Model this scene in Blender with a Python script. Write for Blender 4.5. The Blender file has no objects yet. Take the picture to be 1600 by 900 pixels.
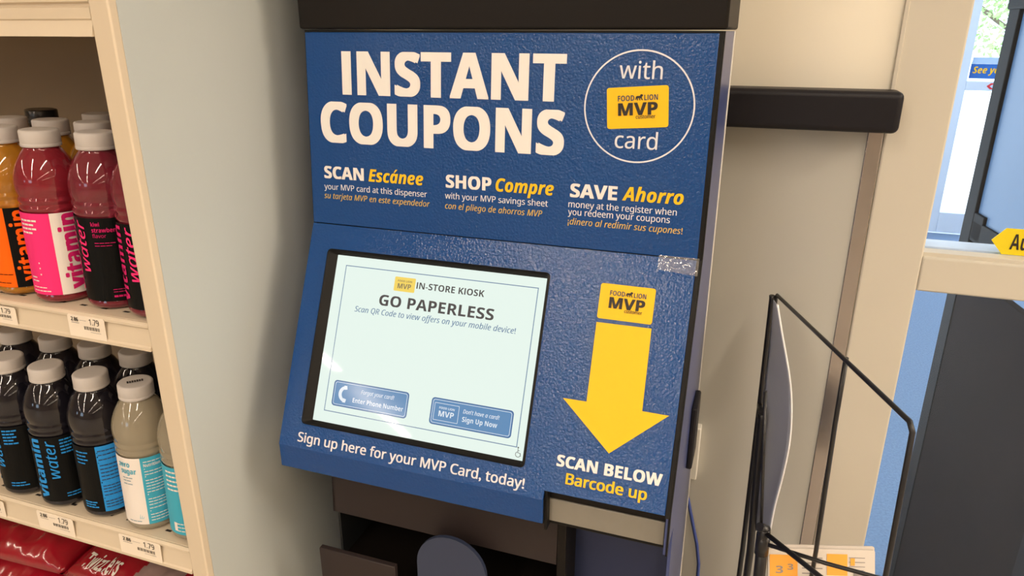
import bpy, bmesh, math, random
from mathutils import Vector, Matrix, noise
random.seed(7)
SC = bpy.context.scene
COL = SC.collection
ZO = 1.22                      # height of the crease between the two kiosk faces above the floor
FL = -ZO                       # the floor in kiosk coordinates

# ------------------------------------------------------------------ camera
cd = bpy.data.cameras.new('camera'); cam = bpy.data.objects.new('camera', cd); COL.objects.link(cam)
cd.sensor_fit = 'HORIZONTAL'; cd.sensor_width = 36.0; cd.lens = 36.0 * 1121.8 / 1600.0
cd.clip_start = 0.02; cd.clip_end = 300
CAM = Vector((0.5929, -0.8395, 0.2553 + ZO)); YAW, PITCH, ROLL = 0.337, 0.3442, 0.0018
fw = Vector((-math.sin(YAW) * math.cos(PITCH), math.cos(YAW) * math.cos(PITCH), -math.sin(PITCH)))
rt = Vector((math.cos(YAW), math.sin(YAW), 0)); up = rt.cross(fw)
r2 = math.cos(ROLL) * rt + math.sin(ROLL) * up; u2 = -math.sin(ROLL) * rt + math.cos(ROLL) * up
cam.matrix_world = Matrix(((r2.x, u2.x, -fw.x, CAM.x), (r2.y, u2.y, -fw.y, CAM.y), (r2.z, u2.z, -fw.z, CAM.z), (0, 0, 0, 1)))
SC.camera = cam

# ------------------------------------------------------------------ exposure, world, sun, ceiling lamps, added fill lamps
SC.view_settings.view_transform = 'Standard'; SC.view_settings.look = 'None'
SC.view_settings.gamma = 1.0; SC.view_settings.use_curve_mapping = False
SC.view_settings.exposure = 0.0
w = bpy.data.worlds.new('world'); SC.world = w; w.use_nodes = True
bg = w.node_tree.nodes['Background']; bg.inputs['Color'].default_value = (0.72, 0.86, 1.0, 1); bg.inputs['Strength'].default_value = 5.0
sd = bpy.data.lights.new('sun', 'SUN'); sd.energy = 6.0; sd.angle = 0.01; sd.color = (1, 0.95, 0.88)
so = bpy.data.objects.new('sun', sd); COL.objects.link(so); so.rotation_euler = (math.radians(20), math.radians(38), 0)

def lamp_row(x, y0, y1, z, power, width=0.15):
    l = bpy.data.lights.new('ceiling_tube_or_fill', 'AREA'); l.shape = 'RECTANGLE'; l.size = width; l.size_y = y1 - y0
    l.energy = power; l.color = (1.0, 0.85, 0.68)
    o = bpy.data.objects.new('ceiling_tube_or_fill', l); COL.objects.link(o); o.location = (x, (y0 + y1) / 2, z + ZO)
for lx, pw in ((-3.85, 46), (-0.45, 46), (3.2, 22), (6.85, 25)):
    for ly in (-2.0, -4.4, -6.8, -9.2): lamp_row(lx, ly - 1.95, ly, 1.93, pw, 0.12)
lamp_row(1.4, -2.9, -0.9, 1.93, 42, 0.12)  # fill lamp between the rows, added to lift the wall and front faces
lamp_row(3.4, 1.4, 4.4, 1.93, 60, 0.3)  # unseen lamp added to brighten the vestibule and its sticker band
for lx, pw in ((3.2, 60), (5.0, 95), (6.85, 120)): lamp_row(lx, -1.2, 0.2, 1.93, pw, 0.12)

# ------------------------------------------------------------------ materials
def mat(name, col, rough=0.5, metal=0.0, spec=0.5, bump=0.0, bscale=200.0, var=0.0, vscale=8.0, coat=0.0, trans=0.0, ior=1.45, emit=None, estr=0.0):
    m = bpy.data.materials.new(name); m.use_nodes = True; nt = m.node_tree; b = nt.nodes['Principled BSDF']
    b.inputs['Base Color'].default_value = (*col, 1); b.inputs['Roughness'].default_value = rough
    b.inputs['Metallic'].default_value = metal; b.inputs['Specular IOR Level'].default_value = spec
    b.inputs['Coat Weight'].default_value = coat; b.inputs['Transmission Weight'].default_value = trans; b.inputs['IOR'].default_value = ior
    if emit: b.inputs['Emission Color'].default_value = (*emit, 1); b.inputs['Emission Strength'].default_value = estr
    tc = nt.nodes.new('ShaderNodeTexCoord')
    if var > 0:
        n = nt.nodes.new('ShaderNodeTexNoise'); n.inputs['Scale'].default_value = vscale; n.inputs['Detail'].default_value = 4
        mx = nt.nodes.new('ShaderNodeMix'); mx.data_type = 'RGBA'
        mx.inputs[6].default_value = (*[c * (1 - var) for c in col], 1); mx.inputs[7].default_value = (*[min(1, c * (1 + var)) for c in col], 1)
        nt.links.new(tc.outputs['Object'], n.inputs['Vector']); nt.links.new(n.outputs['Fac'], mx.inputs[0]); nt.links.new(mx.outputs[2], b.inputs['Base Color'])
    if bump > 0:
        n2 = nt.nodes.new('ShaderNodeTexNoise'); n2.inputs['Scale'].default_value = bscale; n2.inputs['Detail'].default_value = 2
        bp = nt.nodes.new('ShaderNodeBump'); bp.inputs['Strength'].default_value = bump; bp.inputs['Distance'].default_value = 0.002
        nt.links.new(tc.outputs['Object'], n2.inputs['Vector']); nt.links.new(n2.outputs['Fac'], bp.inputs['Height']); nt.links.new(bp.outputs['Normal'], b.inputs['Normal'])
    return m

def glass_mat(name, tint=(0.96, 0.98, 1.0), gloss=0.015, haze=0.0):
    m = bpy.data.materials.new(name); m.use_nodes = True; nt = m.node_tree; nt.nodes.clear()
    out = nt.nodes.new('ShaderNodeOutputMaterial'); t = nt.nodes.new('ShaderNodeBsdfTransparent'); t.inputs['Color'].default_value = (*tint, 1)
    g = nt.nodes.new('ShaderNodeBsdfGlossy'); g.inputs['Roughness'].default_value = 0.12 if haze > 0 else 0.03
    x = nt.nodes.new('ShaderNodeMixShader'); x.inputs[0].default_value = gloss
    nt.links.new(t.outputs[0], x.inputs[1]); nt.links.new(g.outputs[0], x.inputs[2])
    last = x
    if haze > 0:
        d = nt.nodes.new('ShaderNodeBsdfDiffuse'); d.inputs['Color'].default_value = (0.9, 0.9, 0.9, 1)
        y = nt.nodes.new('ShaderNodeMixShader'); y.inputs[0].default_value = haze
        nt.links.new(x.outputs[0], y.inputs[1]); nt.links.new(d.outputs[0], y.inputs[2]); last = y
    nt.links.new(last.outputs[0], out.inputs['Surface'])
    return m

M = {}
M['blue'] = mat('kiosk_blue_film', (0.003, 0.052, 0.22), 0.12, spec=0.5, bump=0.34, bscale=330)
M['side'] = mat('kiosk_side_paint', (0.050, 0.070, 0.20), 0.28, bump=0.10, bscale=300)
M['black'] = mat('black_powder_coat', (0.008, 0.006, 0.005), 0.5, spec=0.22, bump=0.05, bscale=500)
M['gasket'] = mat('black_rubber', (0.006, 0.0055, 0.005), 0.5, spec=0.25)
M['brown'] = mat('dark_brown_plastic', (0.030, 0.022, 0.022), 0.45, spec=0.25, bump=0.05, bscale=600)
M['cavity'] = mat('black_cavity', (0.006, 0.007, 0.008), 0.7)
M['navy'] = mat('dark_navy_plastic', (0.012, 0.022, 0.075), 0.4)
M['tab'] = mat('slate_blue_plastic', (0.034, 0.046, 0.090), 0.38, spec=0.4)
M['steel'] = mat('brushed_steel', (0.26, 0.245, 0.215), 0.42, metal=0.3, var=0.06, vscale=60)
M['white'] = mat('print_white', (0.82, 0.79, 0.77), 0.42, spec=0.3)
M['softwhite'] = mat('print_soft_white', (0.70, 0.72, 0.78), 0.45, spec=0.3)
M['yellow'] = mat('print_yellow', (0.90, 0.53, 0.010), 0.42, spec=0.3)
M['gold'] = mat('print_pale_gold', (0.62, 0.43, 0.10), 0.45, spec=0.3)
M['ink'] = mat('print_black', (0.020, 0.014, 0.012), 0.5)
M['inkblue'] = mat('print_dark_blue', (0.025, 0.040, 0.10), 0.5)
SCR = 0.97
M['screen'] = mat('lit_screen', (0.02, 0.02, 0.02), 0.03, emit=(0.80, 0.93, 0.86), estr=SCR)
M['s_ink'] = mat('screen_dark_text', (0.02, 0.02, 0.02), 0.1, emit=(0.06, 0.055, 0.06), estr=1)
M['s_blue'] = mat('screen_blue_text', (0.02, 0.02, 0.02), 0.1, emit=(0.13, 0.22, 0.36), estr=1)
M['s_button'] = mat('screen_button_blue', (0.02, 0.02, 0.02), 0.1, emit=(0.10, 0.25, 0.47), estr=1)
M['s_edge'] = mat('screen_button_edge', (0.02, 0.02, 0.02), 0.1, emit=(0.05, 0.13, 0.30), estr=1)
M['s_white'] = mat('screen_white_text', (0.02, 0.02, 0.02), 0.1, emit=(0.80, 0.86, 0.92), estr=0.95)
M['s_yellow'] = mat('screen_yellow', (0.02, 0.02, 0.02), 0.1, emit=(0.90, 0.66, 0.12), estr=1)
M['s_badge'] = mat('screen_badge_text', (0.02, 0.02, 0.02), 0.1, emit=(0.25, 0.20, 0.10), estr=1)
M['tape'] = glass_mat('clear_tape', (0.93, 0.93, 0.95), 0.10, 0.10)
M['shelfmetal'] = mat('almond_shelf_metal', (0.66, 0.56, 0.43), 0.45, spec=0.35, bump=0.03, bscale=400)
M['shelfpanel'] = mat('grey_panel_paint', (0.49, 0.53, 0.53), 0.5, spec=0.35, bump=0.03, bscale=300)
M['backboard'] = mat('shelf_back_board', (0.24, 0.18, 0.12), 0.6)
M['hole'] = mat('slot_dark', (0.02, 0.015, 0.012), 0.9)
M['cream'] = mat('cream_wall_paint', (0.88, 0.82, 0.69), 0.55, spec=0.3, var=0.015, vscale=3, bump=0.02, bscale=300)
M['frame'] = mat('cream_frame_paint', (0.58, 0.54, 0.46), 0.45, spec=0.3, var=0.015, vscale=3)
M['laminate'] = mat('grey_beige_laminate', (0.46, 0.45, 0.41), 0.45, spec=0.3, var=0.03, vscale=4)
M['rail'] = mat('black_vinyl_bumper', (0.010, 0.009, 0.012), 0.45, spec=0.25, bump=0.04, bscale=500)
M['guard'] = mat('brushed_metal_guard', (0.42, 0.39, 0.39), 0.2, metal=1.0, var=0.06, vscale=40)
M['glass'] = glass_mat('window_glass')
M['sky_alu'] = mat('pale_blue_aluminium', (0.58, 0.68, 0.86), 0.4)
M['bronze'] = mat('dark_bronze_metal', (0.010, 0.009, 0.009), 0.65, spec=0.12)
M['darkpanel'] = mat('dark_door_panel', (0.014, 0.011, 0.011), 0.7, spec=0.04, var=0.3, vscale=3)
M['frost'] = mat('frosted_blue_glass', (0.060, 0.105, 0.185), 0.35, spec=0.3, var=0.05, vscale=5)
M['carpet'] = mat('blue_grey_carpet', (0.125, 0.20, 0.34), 0.9, var=0.35, vscale=120, bump=0.4, bscale=260)
M['floor'] = mat('store_floor_tile', (0.45, 0.40, 0.33), 0.35, var=0.05, vscale=3)
M['ceil'] = mat('ceiling_tile', (0.70, 0.64, 0.54), 0.8, bump=0.1, bscale=120)
M['storewall'] = mat('store_wall_paint', (0.62, 0.53, 0.42), 0.7, var=0.02)
M['concrete'] = mat('outdoor_concrete', (0.72, 0.71, 0.68), 0.8, var=0.05, vscale=0.6)
M['leaf'] = mat('tree_leaf', (0.30, 0.46, 0.16), 0.5, var=0.4, vscale=2)
M['bark'] = mat('tree_bark', (0.14, 0.10, 0.07), 0.8, bump=0.5, bscale=20)
M['signyellow'] = mat('sticker_yellow', (0.80, 0.62, 0.01), 0.45)
M['signblue'] = mat('sticker_blue', (0.015, 0.13, 0.52), 0.45)
M['signpale'] = mat('sticker_pale_blue', (0.42, 0.60, 0.90), 0.45)
M['red'] = mat('sticker_red', (0.62, 0.03, 0.05), 0.45)
M['wire'] = mat('black_wire_coat', (0.014, 0.013, 0.014), 0.32)
M['sheet'] = mat('grey_poster_sheet', (0.46, 0.48, 0.55), 0.35, var=0.12, vscale=9)
M['sheetedge'] = mat('white_sheet_edge', (0.85, 0.85, 0.86), 0.4)
M['paper'] = mat('newsprint', (0.62, 0.56, 0.50), 0.7, var=0.04, vscale=20)
M['orange_ink'] = mat('newsprint_orange', (0.80, 0.36, 0.05), 0.7)
M['grey_ink'] = mat('newsprint_grey', (0.26, 0.23, 0.22), 0.7)
M['whiteplastic'] = mat('white_plastic', (0.72, 0.70, 0.64), 0.4)
M['cable'] = mat('blue_cable', (0.04, 0.07, 0.28), 0.4)
M['capwhite'] = mat('bottle_cap_white', (0.56, 0.52, 0.50), 0.45, spec=0.3, bump=0.03, bscale=300)
M['capblack'] = mat('bottle_cap_black', (0.02, 0.018, 0.018), 0.25)
M['tag'] = mat('price_tag_card', (0.86, 0.76, 0.64), 0.5)
M['bagred'] = mat('candy_bag_red', (0.26, 0.005, 0.014), 0.16, coat=0.5, var=0.4, vscale=14)
M['bagclear'] = mat('candy_bag_clear', (0.22, 0.15, 0.14), 0.10, coat=0.6, var=0.5, vscale=26)
M['bagtext'] = mat('candy_bag_lettering', (0.66, 0.60, 0.56), 0.4)
def liquid(name, col, tr=0.55): return mat(name, col, 0.06, trans=tr, ior=1.36, coat=0.6)
M['l_pink'] = liquid('drink_crimson', (0.42, 0.03, 0.055)); M['l_kiwi'] = liquid('drink_magenta', (0.34, 0.035, 0.065))
M['l_orange'] = liquid('drink_amber', (0.75, 0.34, 0.03)); M['l_dark'] = liquid('drink_midnight', (0.018, 0.016, 0.026))
M['l_clear'] = liquid('drink_cloudy', (0.56, 0.49, 0.36))
for k, c in dict(hotpink=(0.85, 0.035, 0.20), magenta=(0.62, 0.015, 0.15), lwhite=(0.82, 0.76, 0.72), lblack=(0.0035, 0.0038, 0.004), lorange=(0.95, 0.14, 0.005),
                 lblue=(0.025, 0.27, 0.70), lteal=(0.06, 0.40, 0.56), lgrey=(0.25, 0.34, 0.40)).items():
    M[k] = mat('label_' + k, c, 0.45, spec=0.15)

# ------------------------------------------------------------------ geometry helpers
class B:
    def __init__(s): s.bm = bmesh.new(); s.mats = []
    def mi(s, m):
        if m not in s.mats: s.mats.append(m)
        return s.mats.index(m)
    def face(s, pts, m, flip=False):
        vs = [s.bm.verts.new(p) for p in pts]
        f = s.bm.faces.new(vs[::-1] if flip else vs); f.material_index = s.mi(m); return f
    def box(s, x0, x1, y0, y1, z0, z1, m, bev=0.0, seg=2, xf=None):
        r = bmesh.ops.create_cube(s.bm, size=1.0)
        for v in r['verts']:
            v.co = Vector(((x0 + x1) / 2 + v.co.x * (x1 - x0), (y0 + y1) / 2 + v.co.y * (y1 - y0), (z0 + z1) / 2 + v.co.z * (z1 - z0)))
        vs = r['verts']; fs = {f for v in vs for f in v.link_faces}
        for f in fs: f.material_index = s.mi(m)
        if bev > 0:
            es = list({e for v in vs for e in v.link_edges})
            rr = bmesh.ops.bevel(s.bm, geom=es, offset=bev, segments=seg, affect='EDGES', profile=0.5)
            vs = list({v for f in rr['faces'] for v in f.verts})
            for f in rr['faces']: f.material_index = s.mi(m); f.smooth = True
        if xf:
            allv = set(vs)
            st = list(vs)
            while st:
                v = st.pop()
                for e in v.link_edges:
                    o = e.other_vert(v)
                    if o not in allv: allv.add(o); st.append(o)
            for v in allv: v.co = Vector(xf(v.co))
    def prism(s, poly, f0, f1, m, smooth=False):
        # poly: 2-D points, f0 / f1: functions 2-D -> 3-D for the two ends
        a = [s.bm.verts.new(f0(p)) for p in poly]; b = [s.bm.verts.new(f1(p)) for p in poly]; n = len(poly); k = s.mi(m)
        fs = [s.bm.faces.new(a[::-1]), s.bm.faces.new(b)]
        for i in range(n): fs.append(s.bm.faces.new((a[i], a[(i + 1) % n], b[(i + 1) % n], b[i])))
        for f in fs: f.material_index = k
        bmesh.ops.recalc_face_normals(s.bm, faces=fs)
    def tube(s, pts, r, m, n=10, rs=None, cap=True):
        pts = [Vector(p) for p in pts]; rings = []; k = s.mi(m); prev = None
        for i, p in enumerate(pts):
            d = (pts[min(i + 1, len(pts) - 1)] - pts[max(i - 1, 0)]).normalized()
            if 0 < i < len(pts) - 1:
                d1 = (p - pts[i - 1]).normalized(); d2 = (pts[i + 1] - p).normalized(); d = (d1 + d2).normalized()
            if prev is None:
                a = Vector((0, 0, 1)) if abs(d.z) < 0.9 else Vector((1, 0, 0)); x = d.cross(a).normalized()
            else: x = (prev - d * prev.dot(d)).normalized()
            prev = x; y = d.cross(x); rr = rs[i] if rs else r
            rings.append([s.bm.verts.new(p + x * rr * math.cos(2 * math.pi * j / n) + y * rr * math.sin(2 * math.pi * j / n)) for j in range(n)])
        for a, b in zip(rings, rings[1:]):
            for j in range(n):
                f = s.bm.faces.new((a[j], a[(j + 1) % n], b[(j + 1) % n], b[j])); f.material_index = k; f.smooth = True
        if cap:
            f = s.bm.faces.new(rings[0][::-1]); f.material_index = k; f = s.bm.faces.new(rings[-1]); f.material_index = k
    def lathe(s, prof, m, n=36, close=True):
        k = s.mi(m); rings = []
        for r, z in prof: rings.append([s.bm.verts.new((r * math.cos(2 * math.pi * j / n), r * math.sin(2 * math.pi * j / n), z)) for j in range(n)])
        for a, b in zip(rings, rings[1:]):
            for j in range(n):
                f = s.bm.faces.new((a[j], a[(j + 1) % n], b[(j + 1) % n], b[j])); f.material_index = k; f.smooth = True
        if close:
            f = s.bm.faces.new(rings[0][::-1]); f.material_index = k; f = s.bm.faces.new(rings[-1]); f.material_index = k
    def grid(s, fn, nu, nv, m, thick=None, smooth=True):
        k = s.mi(m); V = [[s.bm.verts.new(fn(i / nu, j / nv)) for j in range(nv + 1)] for i in range(nu + 1)]
        fs = []
        for i in range(nu):
            for j in range(nv):
                f = s.bm.faces.new((V[i][j], V[i + 1][j], V[i + 1][j + 1], V[i][j + 1])); f.material_index = k; f.smooth = smooth; fs.append(f)
        if thick:
            s.bm.normal_update(); bmesh.ops.solidify(s.bm, geom=fs, thickness=thick)
        return V
    def shape(s, pts2, fr, m, w=0.0):
        # flat polygon printed on a frame
        f = s.face([fr(p[0], p[1], w) for p in pts2], m); return f

LOC = {}
def link(o, parent=None):
    COL.objects.link(o)
    if parent is not None: o.parent = parent
    return o
def obj(name, b, parent=None, raw=False, origin=None, keep=False):
    """one mesh object; coordinates are kiosk coordinates (z = 0 at the crease) unless raw"""
    me = bpy.data.meshes.new(name); o = bpy.data.objects.new(name, me)
    for m in b.mats: me.materials.append(M[m])
    if not raw:
        for v in b.bm.verts: v.co.z += ZO
        if parent is not None: L = LOC[parent]
        else:
            xs = [v.co for v in b.bm.verts]
            L = Vector(((min(c.x for c in xs) + max(c.x for c in xs)) / 2, (min(c.y for c in xs) + max(c.y for c in xs)) / 2, min(c.z for c in xs)))
            if origin: L = Vector(origin) + Vector((0, 0, ZO))
            o.location = L
        for v in b.bm.verts: v.co -= L
        LOC[o] = L
    else: LOC[o] = Vector((0, 0, 0))
    b.bm.to_mesh(me); b.bm.free()
    return link(o, parent)
def thing(name, label, cat, loc, group=None, rz=0.0, kind=None):
    o = bpy.data.objects.new(name, None); o.empty_display_size = 0.05
    L = Vector((loc[0], loc[1], loc[2] + ZO)); o.location = L; o.rotation_euler = (0, 0, rz); LOC[o] = L
    link(o); tag(o, label, cat, group, kind); return o
def tag(o, label=None, cat=None, group=None, kind=None):
    if label: o['label'] = label
    if cat: o['category'] = cat
    if group: o['group'] = group
    if kind: o['kind'] = kind
    return o
def struct(name, b, parent=None):
    o = obj(name, b, parent)
    if parent is None: o['kind'] = 'structure'
    return o

# ---- lettering ----
BASES = {'bold': (0x1D5D4, 0x1D5EE, 0x1D7EC), 'reg': (0x1D5A0, 0x1D5BA, 0x1D7E2), 'it': (0x1D608, 0x1D622, None), 'bi': (0x1D63C, 0x1D656, None)}
def styled(s, st):
    if st == 'plain': return s
    U, L, D = BASES[st]; out = ''
    for ch in s:
        if ch == 'I' and st in ('bold', 'reg'): out += chr(L + 11)
        elif 'A' <= ch <= 'Z': out += chr(U + ord(ch) - 65)
        elif 'a' <= ch <= 'z': out += chr(L + ord(ch) - 97)
        elif '0' <= ch <= '9' and D: out += chr(D + ord(ch) - 48)
        else: out += ch
    return out
_cache = {}
TS_ = bpy.data.scenes.new('type_setting')
def glyphs(s, st, res=3, space=1.0, fine=False):
    k = (s, st, res, space, fine)
    if k in _cache: return _cache[k]
    c = bpy.data.curves.new('lettering', 'FONT'); c.body = styled(s, st); c.resolution_u = res; c.space_character = space; c.fill_mode = 'FRONT'
    o = bpy.data.objects.new('lettering', c); TS_.collection.objects.link(o)
    vl = TS_.view_layers[0]; vl.update(); ev = o.evaluated_get(vl.depsgraph); me = ev.to_mesh()
    vs = [(v.co.x, v.co.y) for v in me.vertices]; fs = [tuple(p.vertices) for p in me.polygons]
    if fine:
        t = bmesh.new(); pv = [t.verts.new((x, y, 0)) for x, y in vs]
        for f in fs:
            try: t.faces.new([pv[i] for i in f])
            except ValueError: pass
        bmesh.ops.triangulate(t, faces=t.faces)
        for _ in range(3):
            es = [e for e in t.edges if e.calc_length() > 0.14]
            if es: bmesh.ops.subdivide_edges(t, edges=es, cuts=1); bmesh.ops.triangulate(t, faces=[f for f in t.faces if len(f.verts) > 3])
        t.verts.index_update(); vs = [(v.co.x, v.co.y) for v in t.verts]; fs = [tuple(v.index for v in f.verts) for f in t.faces]; t.free()
    ev.to_mesh_clear(); bpy.data.objects.remove(o); bpy.data.curves.remove(c)
    _cache[k] = (vs, fs); return _cache[k]
CAPH = {}
def cap_height(st):
    if st not in CAPH:
        vs, _ = glyphs('H', st); CAPH[st] = max(v[1] for v in vs)
    return CAPH[st]
def text(b, s, st, fr, u0, u1, v, cap, m, off=0.0, w=0.0006, v1=None, shear=0.0, vertical=False, res=3, space=1.0, fine=False):
    """letters from u0 to u1 on baseline v (to v1 at the right end); fr(u, v, w) -> 3-D"""
    vs, fs = glyphs(s, st, res, space, vertical or fine)
    upper = s.upper() == s; ch = cap_height(st)
    x0 = min(p[0] for p in vs); x1 = max(p[0] for p in vs); sv = cap / ch; dv = 0 if v1 is None else (v1 - v)
    d = off * sv; u0 += d; u1 -= d; sc = (u1 - u0) / (x1 - x0); k = b.mi(m)
    sh = [(0, 0)] if off <= 0 else ([(-d, -d * .5), (d, -d * .5), (d, d * .5), (-d, d * .5)] if res >= 4 else [(-d, 0), (d, 0)])
    for q_, (du, dh) in enumerate(sh):
        out = []
        for x, y in vs:
            if upper: y = min(max(y, 0.0), ch) if y > -0.05 else y
            t = (x - x0) / (x1 - x0); a = (x - x0) * sc + y * sv * shear + du; h = y * sv + dh
            if vertical: p = fr(v - h, u0 + a, w + 0.00007 * q_)          # reads upwards, baseline on the right
            else: p = fr(u0 + a, v + h + dv * t, w + 0.00007 * q_)
            out.append(b.bm.verts.new(p))
        for f in fs:
            try: q = b.bm.faces.new([out[i] for i in f]); q.material_index = k
            except ValueError: pass
def rrect(u0, u1, v0, v1, r, n=5):
    P = []
    for cx, cy, a0 in ((u1 - r, v1 - r, 0), (u0 + r, v1 - r, 90), (u0 + r, v0 + r, 180), (u1 - r, v0 + r, 270)):
        for i in range(n + 1):
            a = math.radians(a0 + 90 * i / n); P.append((cx + r * math.cos(a), cy + r * math.sin(a)))
    return P
def ring(b, outer, inner, fr, m, w0=0.0, w1=0.0):
    k = b.mi(m); a = [b.bm.verts.new(fr(*p, w0)) for p in outer]; c = [b.bm.verts.new(fr(*p, w1)) for p in inner]; n = len(a)
    for i in range(n):
        f = b.bm.faces.new((a[i], a[(i + 1) % n], c[(i + 1) % n], c[i])); f.material_index = k
def line_rect(b, P, t, fr, m, w):
    (a, c) = P; ring(b, [(a[0], a[1]), (c[0], a[1]), (c[0], c[1]), (a[0], c[1])], [(a[0] + t, a[1] - t), (c[0] - t, a[1] - t), (c[0] - t, c[1] + t), (a[0] + t, c[1] + t)], fr, m, w, w)
LION = [[(0, .30), (.06, .62), (.20, .74), (.42, .72), (.60, .76), (.62, .92), (.74, 1.0), (.92, .96), (1.0, .80), (.96, .66), (.86, .60), (.84, .42), (.94, .12), (.98, 0), (.84, 0), (.78, .14), (.70, .34), (.60, .30), (.62, .10), (.66, 0), (.52, 0), (.48, .16), (.46, .34), (.30, .36), (.30, .18), (.36, 0), (.20, 0), (.16, .20), (.14, .34), (.06, .12), (-.06, .10), (-.06, .18)]]
def lion(b, fr, u, v, wd, ht, m, w=0.0006, sl=0.0):
    for P in LION: b.shape([(u + x * wd, v + y * ht + sl * x * wd) for x, y in P], fr, m, w)

# kiosk frames: u along the kiosk, v up the face, w outwards
TU, TS = 0.0774, 0.4244
def FU(u, v, w=0.0): return (u, v * math.sin(TU) - w * math.cos(TU), v * math.cos(TU) + w * math.sin(TU))
def FS(u, v, w=0.0): return (u, v * math.sin(TS) - w * math.cos(TS), v * math.cos(TS) + w * math.sin(TS))

# ================================================================== SETTING
XL, XR, YB, YW = -10.0, 9.0, -13.0, 0.35
b = B(); b.box(XL, XR, YB, 0.40, FL - 0.1, FL, 'floor'); floor = struct('floor', b)
b = B(); b.box(0.3, XR, 0.40, 5.35, FL - 0.1, FL, 'carpet'); vf = struct('vestibule_floor', b)
b = B(); b.box(XL, XR, YB, 5.45, 2.0, 2.1, 'ceil'); struct('ceiling', b)
b = B(); b.box(XL - 0.1, XL, YB, 0.5, FL, 2.0, 'storewall'); struct('wall_left', b)
b = B(); b.box(XR, XR + 0.1, YB, 5.45, FL, 2.0, 'storewall'); struct('wall_right', b)
b = B()
for x0, x1, z0, z1 in ((XL, -8.8, FL, 2.0), (-8.8, -7.2, FL, 0.45), (-8.8, -7.2, 1.35, 2.0), (-7.2, -3.6, FL, 2.0), (-3.6, -1.1, FL, 0.35), (-3.6, -1.1, 1.75, 2.0), (-1.1, XR, FL, 2.0)):
    b.box(x0, x1, YB - 0.1, YB, z0, z1, 'storewall')
struct('wall_front', b)
for nx0, nx1, nz0, nz1 in ((-8.8, -7.2, 0.45, 1.35), (-3.6, -1.1, 0.35, 1.75)):
    b = B(); b.box(nx0, nx1, YB - 0.06, YB - 0.05, nz0, nz1, 'glass'); o = struct('window_3', b)
b = B(); b.box(XL, 0.7545, YW, YW + 0.12, FL, 2.0, 'cream'); wall = struct('wall_back', b)
b = B(); b.box(-0.06, 0.7325, YW - 0.004, YW + 0.001, FL, 0.15, 'laminate'); obj('laminate_panel', b, wall)
# metal corner guard
b = B(); b.box(0.7325, 0.7535, YW - 0.006, YW - 0.0005, FL, 0.135, 'guard', 0.001); struct('trim_1', b)
# entrance window: frame, mullion, two panes
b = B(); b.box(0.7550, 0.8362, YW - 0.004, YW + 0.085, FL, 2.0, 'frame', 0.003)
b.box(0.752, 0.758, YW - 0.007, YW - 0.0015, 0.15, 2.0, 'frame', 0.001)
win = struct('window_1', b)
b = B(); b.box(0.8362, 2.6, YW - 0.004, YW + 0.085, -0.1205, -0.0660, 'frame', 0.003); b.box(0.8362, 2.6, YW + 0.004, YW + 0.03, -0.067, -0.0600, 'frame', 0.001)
b.box(0.8362, 2.6, YW + 0.034, YW + 0.08, -0.067, -0.0580, 'sky_alu', 0.001)  # outer sill; its pale blue colour stands in for reflected sky
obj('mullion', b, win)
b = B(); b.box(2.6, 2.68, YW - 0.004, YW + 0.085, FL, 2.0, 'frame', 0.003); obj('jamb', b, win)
b = B(); b.box(0.8362, 2.6, YW + 0.028, YW + 0.034, -0.063, 2.0, 'glass'); obj('upper_pane', b, win)
b = B(); b.box(0.8362, 2.6, YW + 0.028, YW + 0.034, FL + 0.08, -0.1205, 'glass'); obj('lower_pane', b, win)
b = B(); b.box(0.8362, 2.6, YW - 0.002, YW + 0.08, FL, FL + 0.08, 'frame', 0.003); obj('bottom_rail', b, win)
b = B(); b.box(2.68, XR, YW, YW + 0.12, FL, 2.0, 'cream'); struct('wall_right_of_window', b)['kind'] = 'structure'
# outer storefront across the vestibule
YO = 5.37
b = B(); b.box(1.70, 1.918, YO, YO + 0.10, FL, 2.0, 'sky_alu', 0.004); outer = struct('window_2', b)
b = B(); b.box(1.918, 4.2, YO, YO + 0.09, -0.150, -0.085, 'sky_alu', 0.004); obj('mullion', b, outer)
b = B(); b.box(1.918, 4.2, YO, YO + 0.09, FL, -1.06, 'sky_alu', 0.004); obj('bottom_rail', b, outer)
b = B(); b.box(4.2, 4.4, YO, YO + 0.10, FL, 2.0, 'sky_alu', 0.004); obj('jamb', b, outer)
b = B(); b.box(1.918, 4.2, YO + 0.04, YO + 0.05, -0.085, 2.0, 'glass'); obj('upper_pane', b, outer)
b = B(); b.box(1.918, 4.2, YO + 0.04, YO + 0.05, -1.06, -0.150, 'glass'); obj('lower_pane', b, outer)
b = B(); b.box(0.3, 1.70, YO, YO + 0.1, FL, 2.0, 'storewall'); b.box(4.4, XR, YO, YO + 0.1, FL, 2.0, 'storewall'); struct('wall_vestibule', b)
b = B(); b.box(-40, 60, 5.47, 90, FL - 0.3, FL - 0.02, 'concrete'); struct('ground', b)

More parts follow.
